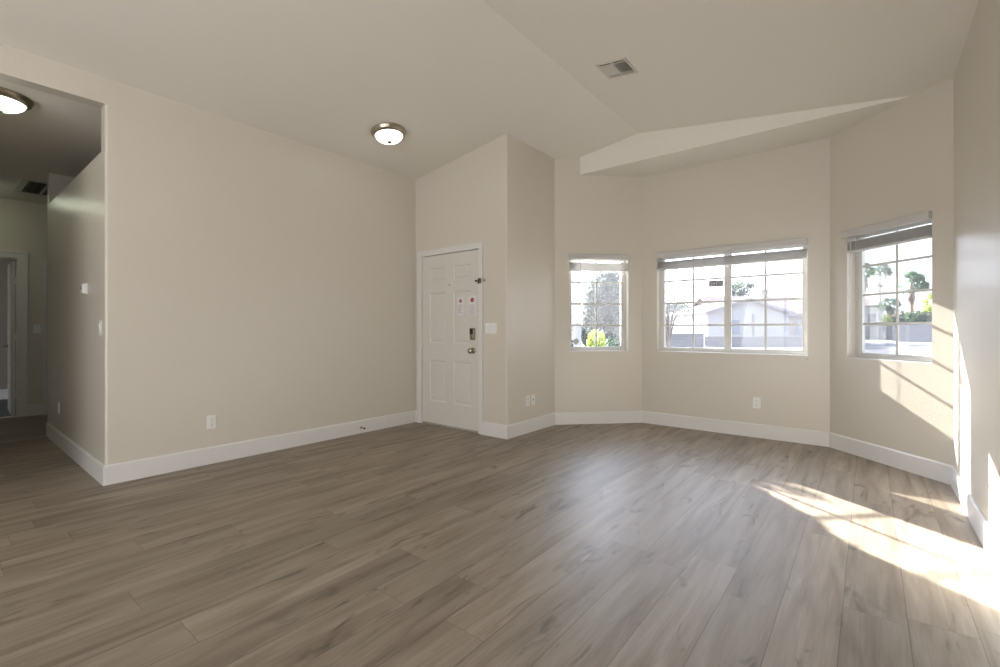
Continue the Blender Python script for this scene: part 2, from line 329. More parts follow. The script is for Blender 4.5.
# baseboards: path with the room on its right, mitred
BH, BT = 0.145, 0.015
def baseboards(path, names, bh=BH):
    P = [Vector(p) for p in path]; offs = []
    for i, p in enumerate(P):
        n = []
        if i > 0: e = (p-P[i-1]).normalized(); n.append(Vector((e.y, -e.x)))
        if i < len(P)-1: e = (P[i+1]-p).normalized(); n.append(Vector((e.y, -e.x)))
        if len(n) == 1: offs.append(n[0])
        else: b = (n[0]+n[1]).normalized(); offs.append(b/b.dot(n[0]))
    for i, nm in enumerate(names):
        if nm is None: continue
        def loop(p, o):
            return [(p.x+o.x*d, p.y+o.y*d, z) for d, z in ((0, 0), (BT, 0), (BT, bh-0.012), (BT*0.35, bh), (0, bh))]
        struct(MB().hull(loop(P[i], offs[i]), loop(P[i+1], offs[i+1])).build(nm, 'trim_white'))
baseboards([(XEND, YA), (XL, YA), (XL, YB), (-4.371, YB)], ['baseboard_hall', 'baseboard_left', 'baseboard_entry_corner'])
baseboards([(-3.308, YB), (XC, YB), (XC, YD), (Ex, Ey), (Gx, Gy), (XH, YH), (XH, YREAR)],
           ['baseboard_entry', 'baseboard_return', 'baseboard_bay_left', 'baseboard_bay_back', 'baseboard_bay_right', 'baseboard_right'])
baseboards([(XFAR, D2[1]+0.09), (XFAR, D3[0]-0.06)], ['baseboard_hall_far'])
baseboards([(XFAR-2.4, -1.6), (XFAR-2.4, 1.0), (XFAR-0.12, 1.0)], ['baseboard_far_room', 'baseboard_far_room_side'], bh=0.17)
# ------------------------------------------------------------------ windows and blinds
def frame_dirs(p0, p1):
    e = (Vector(p1)-Vector(p0)).normalized(); return e, math.atan2(e.y, e.x)
def window(n, p0, p1, u0, u1, double, haze):
    e, rz = frame_dirs(p0, p1); o = Vector(p0)+e*u0; W = u1-u0; Z0, Z1 = W_SILL, W_TOP; H = Z1-Z0
    rt = root('window_%d' % n, (o.x, o.y, Z0), rz); struct(rt)
    d0, d1 = 0.092, 0.14; f = 0.042
    m = MB().box(0, f, d0, d1, 0, H).box(W-f, W, d0, d1, 0, H).box(f, W-f, d0, d1, 0, f).box(f, W-f, d0, d1, H-f, H); m.build('window_frame', 'vinyl', rt)
    if double:
        MB().box(W/2-0.024, W/2+0.024, d0-0.008, d1-0.01, f, H-f).build('mullion', 'vinyl', rt)
        MB().box(W/2-0.03, W/2-0.018, d0-0.02, d0-0.008, 0.52, 0.60, 0.003).build('sash_latch', 'vinyl', rt)
        halves = [(f, W/2-0.024), (W/2+0.024, W-f)]
    else: halves = [(f, W-f)]
    yg = d0+0.025
    for a, b in halves:
        s = 0.014                                                   # slim sash edge
        MB().box(a, a+s, d0+0.008, d1-0.008, f, H-f).box(b-s, b, d0+0.008, d1-0.008, f, H-f).box(a+s, b-s, d0+0.008, d1-0.008, f, f+s).box(a+s, b-s, d0+0.008, d1-0.008, H-f-s, H-f).build('sash', 'vinyl', rt)
        m = MB(); mid = (a+b)/2; m.box(mid-0.011, mid+0.011, yg-0.006, yg-0.0015, f+s, H-f-s)
        for k in (1, 2, 3): z = f+s+(H-2*f-2*s)*k/4; m.box(a+s, b-s, yg-0.0065, yg-0.002, z-0.011, z+0.011)
        m.build('muntin_grid', 'vinyl', rt)
        MB().box(a+s*0.5, b-s*0.5, yg, yg+0.003, f+s*0.5, H-f-s*0.5).build('glass_pane', haze, rt)
    MB().box(0.001, W-0.001, -0.001, d0, 0.0005, 0.010, 0.002).build('window_sill', 'trim_white', rt)
    return rt
def blind(p0, p1, u0, u1, label, over=(0.02, 0.02), wand=None, cord=None, ladders=2):
    e, rz = frame_dirs(p0, p1); o = Vector(p0)+e*u0; W = u1-u0
    rt = root('window_blind', (o.x, o.y, 1.86), rz); tag(rt, label, 'blind', 'raised white window blinds')
    zt = 2.062-1.86
    m = MB().box(-over[0], W+over[1], -0.036, -0.024, zt-0.062, zt, 0.003).box(-over[0], -over[0]+0.01, -0.026, 0.0, zt-0.062, zt, 0.002).box(W+over[1]-0.01, W+over[1], -0.026, 0.0, zt-0.062, zt, 0.002)
    m.build('valance', 'blind_white', rt)
    MB().box(0.006, W-0.006, -0.02, 0.03, zt-0.055, zt-0.012, 0.002).build('headrail', 'blind_white', rt)
    sl = MB().box(0.008, W-0.008, -0.012, 0.038, 0, 0.0035, 0.0012).build('slat', 'blind_white', rt)
    sl.location.z = 0.018
    for k in range(1, 10):
        c = sl.copy(); C.objects.link(c); c.parent = rt; c.location.z = 0.018+k*0.0088
    MB().box(0.008, W-0.008, -0.014, 0.04, 0, 0.016, 0.004).build('bottom_rail', 'blind_white', rt)
    for i in range(ladders):
        x = 0.11+(W-0.22)*i/(ladders-1)
        MB().tube([(x, -0.0155, 0.004), (x, -0.0155, zt-0.05)], 0.0016, 6).build('ladder_cord', 'blind_white', rt)
    if wand: MB().tube([(wand[0], -0.03, 0.1), (wand[0], -0.035, zt-0.062-wand[1])], 0.0042, 8).build('tilt_wand', 'blind_white', rt)
    if cord:
        c = MB().tube([(cord[0], -0.03, 0.12), (cord[0]+0.003, -0.032, -cord[1]*0.5), (cord[0], -0.03, -cord[1])], 0.0018, 6).build('pull_cord', 'blind_white', rt)
        MB().lathe([(0.002, 0.03), (0.005, 0.02), (0.007, 0.0), (0.002, -0.004)], 10, 'z', (cord[0], -0.03, -cord[1]-0.02)).build('cord_tassel', 'blind_white', c, True)
    return rt
DW, EW, GW, HW = (XC, YD), (Ex, Ey), (Gx, Gy), (XH, YH)
window(1, DW, EW, 0.180, 0.926, False, 'glass_haze_low')
window(2, EW, GW, -2.013-Ex, -0.481-Ex, True, 'glass_haze_low')
window(3, GW, HW, 0.194, 0.962, False, 'glass_haze_high')
blind(DW, EW, 0.180, 0.926, 'white blind raised at the narrow window beside the front door side of the bay', (0.0, 0.015), wand=(0.135, 0.42))
blind(EW, GW, -2.013-Ex, -0.481-Ex, 'wide white blind raised above the double window in the middle of the bay', (0.0, 0.0), wand=(0.10, 0.18), cord=(1.522, 1.0), ladders=4)
blind(GW, HW, 0.194, 0.962, 'white blind raised at the right bay window with a palm view', (0.03, 0.004), wand=(0.07, 1.02))
# unseen patio door frame, added so the fill lamp has an opening
rt = root('window_4', (-1.25, YREAR, 0)); struct(rt)
m = MB()
for x in (-1.65, -0.58, 0.52, 1.59): m.box(x, x+0.06, -0.12, -0.05, 0.0, 2.4)
m.box(-1.65, 1.65, -0.12, -0.05, 0, 0.06).box(-1.65, 1.65, -0.12, -0.05, 2.34, 2.4); m.build('window_frame', 'vinyl', rt)
rt = root('window_5', (XH, -0.6, 0.55), -PI/2); struct(rt)  # unseen side window, added as the opening for the side fill
m = MB().box(0, 2.2, 0.09, 0.14, 0, 0.05).box(0, 2.2, 0.09, 0.14, 1.5, 1.55)
for x in (0, 1.075, 2.15): m.box(x, x+0.05, 0.09, 0.14, 0.05, 1.5)
m.build('window_frame', 'vinyl', rt)
# marks on the glass
e, rz = frame_dirs(EW, GW)
rt = root('window_sticker', (-1.372, Ey+0.112, 1.672)); tag(rt, 'small dark grey sticker with four pale marks on the left pane of the double window', 'sticker')
MB().box(-0.078, 0.078, -0.0012, 0, -0.036, 0.036).build('sticker_sheet', 'sticker_grey', rt)
m = MB()
for k, x in enumerate((-0.058, -0.022, 0.014, 0.05)):
    m.box(x-0.012, x-0.008, -0.002, -0.0012, -0.024, 0.024).box(x+0.006, x+0.010, -0.002, -0.0012, -0.024, 0.024)
    if k % 2 == 0: m.box(x-0.008, x+0.006, -0.002, -0.0012, 0.018, 0.024).box(x-0.008, x+0.006, -0.002, -0.0012, -0.024, -0.018)
    else: m.box(x-0.008, x+0.006, -0.002, -0.0012, -0.003, 0.002)
m.build('sticker_marks', 'sticker_pale', rt)
e, rz = frame_dirs(DW, EW); pq = Vector(DW)+e*(0.180+0.118)+Vector((-e.y, e.x))*0.112
rt = root('round_sticker', (pq.x, pq.y, 1.0), rz)
tag(rt, 'round pale grey disc stuck low on the left of the narrow bay window', 'sticker')
MB().lathe([(0.036, -0.0015), (0.036, 0)], 28, 'y').build('disc', 'sticker_pale', rt)
MB().lathe([(0.030, -0.0022), (0.030, -0.0014)], 28, 'y').build('disc_face', 'sticker_pale', rt)
# ------------------------------------------------------------------ front door
def six_panel(m, W, H, y0, y1, panels):                             # slab with real sunk mouldings: stiles and rails around recessed, raised-field panels
    xs = sorted({0, W}|{p[0] for p in panels}|{p[1] for p in panels}); zs = sorted({0, H}|{p[2] for p in panels}|{p[3] for p in panels})
    m.box(0, W, y0+0.010, y1, 0, H)
    for i in range(len(xs)-1):
        for j in range(len(zs)-1):
            c = ((xs[i]+xs[i+1])/2, (zs[j]+zs[j+1])/2)
            if not any(p[0] < c[0] < p[1] and p[2] < c[1] < p[3] for p in panels): m.box(xs[i], xs[i+1], y0, y0+0.010, zs[j], zs[j+1])
    for p in panels:
        a, b, c, d = p; k = 0.012; q = 0.040
        A = [(a, y0, c), (b, y0, c), (b, y0, d), (a, y0, d)]; B = [(a+k, y0+0.006, c+k), (b-k, y0+0.006, c+k), (b-k, y0+0.006, d-k), (a+k, y0+0.006, d-k)]
        E_ = [(a+k+0.008, y0+0.006, c+k+0.008), (b-k-0.008, y0+0.006, c+k+0.008), (b-k-0.008, y0+0.006, d-k-0.008), (a+k+0.008, y0+0.006, d-k-0.008)]
        F_ = [(a+q, y0+0.001, c+q), (b-q, y0+0.002, c+q), (b-q, y0+0.002, d-q), (a+q, y0+0.001, d-q)]
        L = [[m.bm.verts.new(v) for v in lp] for lp in (A, B, E_, F_)]
        for u, v in zip(L, L[1:]):
            for i in range(4): m.bm.faces.new((u[i], u[(i+1) % 4], v[(i+1) % 4], v[i]))
        m.bm.faces.new(L[-1])
SX0, SW = -4.301, 0.928
rt = root('door_1', (SX0, YB, 0.0)); struct(rt)
m = MB(); pn = []
for a, b in ((0.125, 0.40), (0.528, 0.803)): pn += [(a, b, 0.285-0.02, 0.775-0.02), (a, b, 0.985-0.02, 1.585-0.02), (a, b, 1.715-0.02, 1.885-0.02)]
six_panel(m, SW, 2.012, 0.010, 0.05, pn)
slab = m.build('door_slab', 'door_white', rt); slab.location.z = 0.022
m = MB(); cw = 0.060; xi0, xi1 = -0.008, SW+0.006; zt = 2.042
for (a, b, c, d) in ((xi0-cw, xi0, 0, zt+cw), (xi1, xi1+cw, 0, zt+cw), (xi0, xi1, zt, zt+cw)):
    m.box(a, b, -0.012, 0, c, d)
for (a, b, c, d) in ((xi0-cw, xi0-cw+0.022, 0, zt+cw), (xi1+cw-0.022, xi1+cw, 0, zt+cw), (xi0-cw+0.022, xi1+cw-0.022, zt+cw-0.022, zt+cw)):
    m.box(a, b, -0.019, -0.012, c, d)
m.build('door_casing', 'trim_white', rt)
m = MB().box(xi0, -0.003, 0.0, 0.11, 0, zt+0.002).box(SW+0.003, xi1, 0, 0.11, 0, zt+0.002).box(xi0, xi1, 0.0, 0.11, zt-0.003, zt+0.003).box(-0.003, 0.012, 0.052, 0.11, 0, zt).box(SW-0.012, SW+0.003, 0.052, 0.11, 0, zt).box(-0.003, SW+0.003, 0.052, 0.11, zt-0.016, zt)
m.build('door_jamb', 'door_white', rt)
MB().box(xi0, xi1, 0.0, 0.12, 0.001, 0.018, 0.003).build('threshold', 'threshold', rt)
MB().box(0.002, SW-0.002, 0.012, 0.045, 0.0185, 0.0215).build('door_sweep', 'bronze', rt)
hg = MB().tube([(-0.003, 0.004, -0.045), (-0.003, 0.004, 0.045)], 0.0065, 10).build('hinge', 'door_white', rt); hg.location.z = 0.27
for z in (1.02, 1.75): c = hg.copy(); C.objects.link(c); c.parent = rt; c.location.z = z
MB().lathe([(0.007, 0.010), (0.009, 0.006), (0.008, 0.004), (0.004, 0.004)], 14, 'y', (0.466, 0, 1.665)).build('peephole', 'bronze', rt, True)
kx = -3.464-SX0
k = MB().lathe([(0.033, 0.011), (0.033, 0.005), (0.020, 0.002), (0.012, -0.004), (0.011, -0.022), (0.024, -0.032), (0.030, -0.045), (0.028, -0.058), (0.016, -0.066), (0.004, -0.068)], 28, 'y', (kx, 0, 0.912)).build('door_knob', 'nickel', rt, True)
kp = MB().box(kx-0.033, kx+0.033, -0.022, 0.010, 1.03, 1.165, 0.010).build('keypad_lock', 'nickel', rt, True)
MB().box(kx-0.024, kx+0.024, -0.0255, -0.0215, 1.095, 1.155, 0.003).build('keypad', 'black_plastic', kp)
MB().box(kx-0.006, kx+0.006, -0.045, -0.020, 1.045, 1.078, 0.003).build('thumb_turn', 'nickel', kp)
MB().box(SW-0.0015, SW+0.004, 0.006, 0.0095, 0.88, 0.945).build('strike_plate', 'bronze', rt)
# swing-bar guard on the casing
rt = root('door_guard', (-3.385, YB, 1.68)); tag(rt, 'dark bronze swing bar door guard fixed high on the front door frame', 'door guard')
MB().box(0.0, 0.022, -0.008, 0.0095, -0.032, 0.032, 0.003).build('guard_plate', 'bronze', rt)
MB().lathe([(0.006, 0.0), (0.006, -0.03), (0.012, -0.034), (0.012, -0.044), (0.004, -0.046)], 14, 'y', (0.008, -0.005, 0.0)).build('guard_stud', 'bronze', rt, True)
MB().box(0.046, 0.062, -0.05, -0.0185, -0.028, 0.028, 0.003).build('swing_hinge', 'bronze', rt)
MB().tube([(0.054, -0.045, 0.012), (0.10, -0.052, 0.012), (0.145, -0.055, 0.008), (0.15, -0.055, 0.0), (0.145, -0.055, -0.008), (0.10, -0.052, -0.012), (0.054, -0.045, -0.012)], 0.0035, 8).build('swing_bar', 'nickel', rt, True)
# notices on the door
def notice(cx, cz, wd, ht, tilt, label):
    rt = root('door_notice', (cx, YB+0.0085, cz), rot=(0, tilt, 0)); tag(rt, label, 'notice')
    MB().box(-wd/2, wd/2, -0.0008, 0, -ht/2, ht/2).build('sheet', 'paper', rt)
    MB().lathe([(wd*0.22, -0.0014), (wd*0.22, -0.0008)], 24, 'y', (0, 0, ht/2-wd*0.42)).build('red_seal', 'red_ink', rt)
    m = MB().box(-wd*0.04, wd*0.04, -0.002, -0.0014, ht/2-wd*0.52, ht/2-wd*0.32); m.build('seal_mark', 'grey_ink', rt)
    m = MB(); rnd = random.Random(int(cx*-1000))
    z = ht/2-wd*0.9
    while z > -ht/2+0.012: m.box(-wd*0.4, wd*(0.15+0.25*rnd.random()), -0.0012, -0.0008, z, z+0.0035); z -= 0.0105
    m.build('printed_lines', 'grey_ink', rt)
notice(-3.662, 1.412, 0.098, 0.205, 0.05, 'narrow white paper notice with a red seal, left of the pair on the front door')
notice(-3.478, 1.415, 0.118, 0.225, 0.0, 'wider white paper notice with a red seal, above the keypad lock')
# ------------------------------------------------------------------ plates, thermostat, stop
def wall_root(name, x, y, z, side):                                 # side gives the wall's outward turn: local -y points into the room
    return root(name, (x, y, z), {'entry': 0, 'back': 0, 'left': PI/2, 'return': PI/2, 'hall': 0, 'far': PI/2}[side])
def outlet(x, y, z, side, label, kind='duplex'):
    rt = wall_root('wall_outlet', x, y, z, side); tag(rt, label, 'outlet')
    MB().box(-0.036, 0.036, -0.006, 0, -0.058, 0.058, 0.003).build('cover_plate', 'plastic_white', rt)
    if kind == 'duplex':
        for s in (-1, 1):
            f = MB().box(-0.017, 0.017, -0.0085, -0.0055, s*0.023-0.015, s*0.023+0.015, 0.0015).build('socket', 'plastic_white', rt)
            MB().box(-0.0075, -0.0055, -0.0092, -0.008, s*0.023-0.003, s*0.023+0.007).box(0.0055, 0.0075, -0.0092, -0.008, s*0.023-0.003, s*0.023+0.007).box(-0.0025, 0.0025, -0.0092, -0.008, s*0.023-0.011, s*0.023-0.006).build('slots', 'plastic_shadow', f)
        MB().lathe([(0.003, -0.0075), (0.003, -0.005)], 10, 'y').build('screw', 'nickel', rt)
    else: MB().lathe([(0.007, -0.013), (0.007, -0.009), (0.010, -0.008), (0.010, -0.005)], 14, 'y').build('coax_jack', 'nickel', rt)
    return rt
def switch(x, y, z, side, n, label):
    rt = wall_root('light_switch', x, y, z, side); tag(rt, label, 'light switch'); W = 0.036+0.023*(n-1)
    MB().box(-W, W, -0.006, 0, -0.058, 0.058, 0.003).build('cover_plate', 'plastic_white', rt)
    for i in range(n):
        cx = (i-(n-1)/2)*0.046
        MB().hull([(cx-0.016, -0.006, -0.033), (cx+0.016, -0.006, -0.033), (cx+0.016, -0.006, 0.033), (cx-0.016, -0.006, 0.033)],
                  [(cx-0.015, -0.0075, -0.032), (cx+0.015, -0.0075, -0.032), (cx+0.015, -0.0115, 0.032), (cx-0.015, -0.0115, 0.032)]).build('rocker', 'plastic_white', rt)
outlet(XL, 1.527, 0.357, 'left', 'white double socket low on the long beige wall left of the front door')
outlet(XC, 4.161, 0.357, 'return', 'left one of two small plates side by side near the bay corner')
outlet(XC, 4.262, 0.357, 'return', 'right one of two small plates side by side, with a cable jack', 'coax')
outlet(-0.938, Ey, 0.368, 'back', 'white double socket low under the wide double window')
outlet(-6.295, YA, 0.375, 'hall', 'white double socket low on the shaded hall wall')
switch(-3.195, YB, 1.162, 'entry', 3, 'wide white rocker light switch right of the front door')
switch(-4.56, YA, 1.16, 'hall', 1, 'white light switch on the hall wall near the room corner')
switch(XFAR, 0.937, 1.155, 'far', 1, 'dim light switch on the far hall wall beside the open door')
rt = wall_root('thermostat', -5.08, YA, 1.483, 'hall'); tag(rt, 'white square thermostat on the shaded hall wall', 'thermostat')
MB().box(-0.062, 0.062, -0.008, 0, -0.045, 0.045, 0.002).build('back_plate', 'plastic_white', rt)
MB().box(-0.056, 0.056, -0.030, -0.007, -0.040, 0.040, 0.005).build('thermostat_body', 'plastic_white', rt)
MB().box(-0.032, 0.032, -0.0312, -0.0295, -0.005, 0.026).build('display', 'grey_ink', rt)
rt = root('door_stop', (XL+BT, 2.997, 0.062)); tag(rt, 'small metal spring door stop on the white baseboard of the long beige wall', 'door stop')
MB().lathe([(0.014, 0.0), (0.014, 0.004), (0.007, 0.008)], 16, 'x').build('stop_base', 'nickel', rt)
m = MB(); pts = [(0.006+0.055*i/80, 0.006*math.cos(i*0.9), 0.006*math.sin(i*0.9)) for i in range(81)]; m.tube(pts, 0.0014, 5); m.build('spring', 'nickel', rt, True)
MB().lathe([(0.008, 0.058), (0.009, 0.062), (0.009, 0.072), (0.006, 0.075)], 16, 'x').build('rubber_tip', 'black_plastic', rt)
# ------------------------------------------------------------------ ceiling lamps and vents
def dome_lamp(loc, rot, rad, glass, label):
    rt = root('ceiling_lamp', loc, rot=rot); tag(rt, label, 'ceiling lamp', 'nickel rimmed dome ceiling lamps')
    k = rad/0.168
    MB().lathe([(0.10*k, 0.0), (0.168*k, -0.001), (0.170*k, -0.010), (0.163*k, -0.022), (0.160*k, -0.034), (0.148*k, -0.046), (0.136*k, -0.050), (0.130*k, -0.046), (0.10*k, -0.03)], 56).build('lamp_rim', 'nickel', rt, True)
    prof = [(0.02, -0.035)]+[(0.131*k*math.cos(a), -0.044-0.060*k*math.sin(a)) for a in [i*PI/2/12 for i in range(12)]]+[(0.004, -0.044-0.060*k)]
    MB().lathe(prof, 56).build('glass_dome', glass, rt, True)
    MB().lathe([(0.014, -0.098*k), (0.024, -0.104*k), (0.025, -0.110*k), (0.016, -0.116*k), (0.009, -0.124*k), (0.003, -0.128*k)], 20).build('finial', 'nickel', rt, True)
    return rt
lx, ly = -3.725, 2.847
dome_lamp((lx, ly, ceil_z(lx)), (0, -math.atan(SL), 0), 0.168, 'lamp_glass', 'nickel dome lamp glowing on the sloped living room ceiling near the front door')
dome_lamp((-4.92, 0.33, ZHALL), (0, 0, 0), 0.18, 'hall_lamp_glass', 'nickel dome lamp on the hall ceiling cut by the left edge of the photo')
dome_lamp((-8.15, 0.30, ZHALL), (0, 0, 0), 0.18, 'far_lamp_glass', 'far dome lamp by the open hall door, just past the left edge')
def vent(loc, rot, W, D, style, label):
    rt = root('ceiling_vent', loc, rot=rot); tag(rt, label, 'vent')
    f = 0.022 if style != 'return' else 0.065
    m = MB().box(-W/2, W/2, -D/2, -D/2+f, -0.008, 0, 0.002).box(-W/2, W/2, D/2-f, D/2, -0.008, 0, 0.002).box(-W/2, -W/2+f, -D/2+f, D/2-f, -0.008, 0, 0.002).box(W/2-f, W/2, -D/2+f, D/2-f, -0.008, 0, 0.002)
    m.build('vent_frame', 'vent_metal', rt)
    MB().box(-W/2+f, W/2-f, -D/2+f, D/2-f, -0.0012, -0.0004).build('throat_shade', 'duct_shade', rt)  # flat dark sheet in place of the shade inside the duct
    def lou(x0, x1, y0, y1, along, tilt):                           # one tilted blade
        m = MB(); 
        if along == 'y': m.hull([(x0, y0, -0.0015), (x0+0.004, y0, -0.0015), (x0+tilt+0.004, y0, -0.009), (x0+tilt, y0, -0.009)], [(x0, y1, -0.0015), (x0+0.004, y1, -0.0015), (x0+tilt+0.004, y1, -0.009), (x0+tilt, y1, -0.009)])
        else: m.hull([(x0, y0, -0.0015), (x0, y0+0.0012, -0.0015), (x0, y0+tilt+0.0012, -0.011), (x0, y0+tilt, -0.011)], [(x1, y0, -0.0015), (x1, y0+0.0012, -0.0015), (x1, y0+tilt+0.0012, -0.011), (x1, y0+tilt, -0.011)])
        m.build('louver', 'grille_dark' if style == 'return' else 'vent_metal', rt)
    if style == 'supply':
        iy0, iy1 = -D/2+f+0.026, D/2-f-0.026
        MB().box(-0.006, 0.006, -D/2+f, D/2-f, -0.009, -0.001).box(-W/2+f, W/2-f, iy0-0.004, iy0+0.003, -0.009, -0.001).box(-W/2+f, W/2-f, iy1-0.003, iy1+0.004, -0.009, -0.001).build('vent_divider', 'vent_metal', rt)
        for k in range(5):
            lou(0.012+k*0.0185, 0, iy0+0.003, iy1-0.003, 'y', 0.003)
            lou(-0.015-k*0.0185, 0, iy0+0.003, iy1-0.003, 'y', -0.019)
        for x0, x1 in ((-W/2+f, -0.006), (0.006, W/2-f)):
            lou(x0, x1, D/2-f-0.004, 0, 'x', -0.014)
    elif style == 'return':
        MB().box(-W/2+f, W/2-f, -0.010, 0.010, -0.010, -0.001).build('vent_divider', 'vent_metal', rt)
        n = int((D-2*f)/0.022)
        for k in range(n): lou(-W/2+f, W/2-f, -D/2+f+0.006+k*0.022, 0, 'x', 0.006)
vx, vy = -1.618, 3.512
vent((vx, vy, ceil_z(vx)), (0, -math.atan(SR), 0), 0.262, 0.262, 'supply', 'square white air vent with dark louvers on the sloped living room ceiling')
vent((-7.80, 0.90, ZHALL), (0, 0, 0), 0.78, 0.46, 'return', 'dark grille air vent on the dim hall ceiling')
# ------------------------------------------------------------------ hall doors
rt = root('door_2', (XFAR, D2[0], 0), PI/2); struct(rt)              # local x along +Y, local y away from the hall
Wd = D2[1]-D2[0]; H2 = D2[2]
def casing(W, H, cw, rt):
    m = MB()
    for (a, b, c, d) in ((-cw, 0.004, 0, H+cw), (W-0.004, W+cw, 0, H+cw), (0.004, W-0.004, H-0.004, H+cw)): m.box(a, b, -0.012, 0, c, d)
    for (a, b, c, d) in ((-cw, -cw+0.025, 0, H+cw), (W+cw-0.025, W+cw, 0, H+cw), (-cw+0.025, W+cw-0.025, H+cw-0.025, H+cw)): m.box(a, b, -0.02, -0.012, c, d)
    m.build('door_casing', 'trim_white', rt)
    m = MB().box(0, 0.012, 0, 0.12, 0, H).box(W-0.012, W, 0, 0.12, 0, H).box(0.012, W-0.012, 0, 0.12, H-0.012, H); m.build('door_jamb', 'trim_white', rt)
casing(Wd, H2, 0.088, rt)
MB().box(0.012, Wd-0.012, 0.0, 0.12, 0.0005, 0.009, 0.002).build('threshold', 'trim_white', rt)
m = MB(); pn2 = []
for a, b in ((0.10, 0.34), (0.43, 0.67)): pn2 += [(a, b, 0.25, 0.80), (a, b, 0.98, 1.58), (a, b, 1.70, 1.90)]
six_panel(m, 0.765, 2.04, 0, 0.035, pn2)
leaf = m.build('door_leaf', 'door_white', rt)
leaf.location = (Wd-0.016, 0.128, 0.012); leaf.rotation_euler = (0, 0, math.radians(88))
# leaf local x now runs away from the hall; its front (local -y) faces +x of the doorway, so mirror the hardware on the visible side
hd = MB().lathe([(0.026, 0.035), (0.026, 0.041), (0.010, 0.045), (0.009, 0.075)], 20, 'y', (0.70, 0, 0.90)).tube([(0.70, 0.075, 0.90), (0.66, 0.078, 0.902), (0.60, 0.076, 0.897)], [0.010, 0.009, 0.007], 10).build('lever_handle', 'bronze', leaf, True)
hb = MB().box(Wd-0.020, Wd-0.0115, 0.085, 0.125, -0.045, 0.045).tube([(Wd-0.018, 0.128, -0.047), (Wd-0.018, 0.128, 0.047)], 0.007, 10).build('hinge', 'trim_white', rt); hb.location.z = 0.30
for z in (1.05, 1.80): c = hb.copy(); C.objects.link(c); c.parent = rt; c.location.z = z
rt = root('door_3', (XFAR, D3[0], 0), PI/2); struct(rt)
casing(D3[1]-D3[0], D3[2], 0.058, rt)
m = MB(); six_panel(m, D3[1]-D3[0]-0.03, 1.99, 0.02, 0.055, pn2); q = m.build('door_leaf', 'door_white', rt); q.location = (0.015, 0, 0.01)
MB().lathe([(0.026, 0.020), (0.026, 0.014), (0.010, 0.008), (0.022, -0.02), (0.026, -0.035), (0.004, -0.05)], 20, 'y', (0.70, 0, 0.95)).build('door_knob', 'bronze', rt, True)
# ------------------------------------------------------------------ outside: ground
GZ = -0.15
m = MB().box(-130, 90, 5.9, 190, GZ-0.1, GZ).box(-130, XL-0.3, 3.95, 5.9, GZ-0.1, GZ); struct(m.build('ground_outside', 'gravel'))
def strip(name, pts, mt, z):
    m = MB(); m.prism(pts, GZ+z-0.02, GZ+z); return struct(m.build(name, mt))
P_ = [gxy(400, 15), gxy(1100, 9.5), gxy(1100, 26), gxy(400, 40)]
strip('street', [gxy(480, 22), gxy(835, 16.5), gxy(1000, 19.5), gxy(1000, 44), gxy(900, 47), gxy(835, 40), gxy(820, 30), gxy(480, 36)], 'asphalt', 0.02)
strip('sidewalk', [gxy(893, 46.5), gxy(897, 46.5), gxy(935, 21), gxy(915, 21)], 'concrete', 0.06)
strip('driveway', [gxy(560, 9), gxy(830, 8.0), gxy(835, 14.4), gxy(480, 21.8)], 'concrete', 0.022)
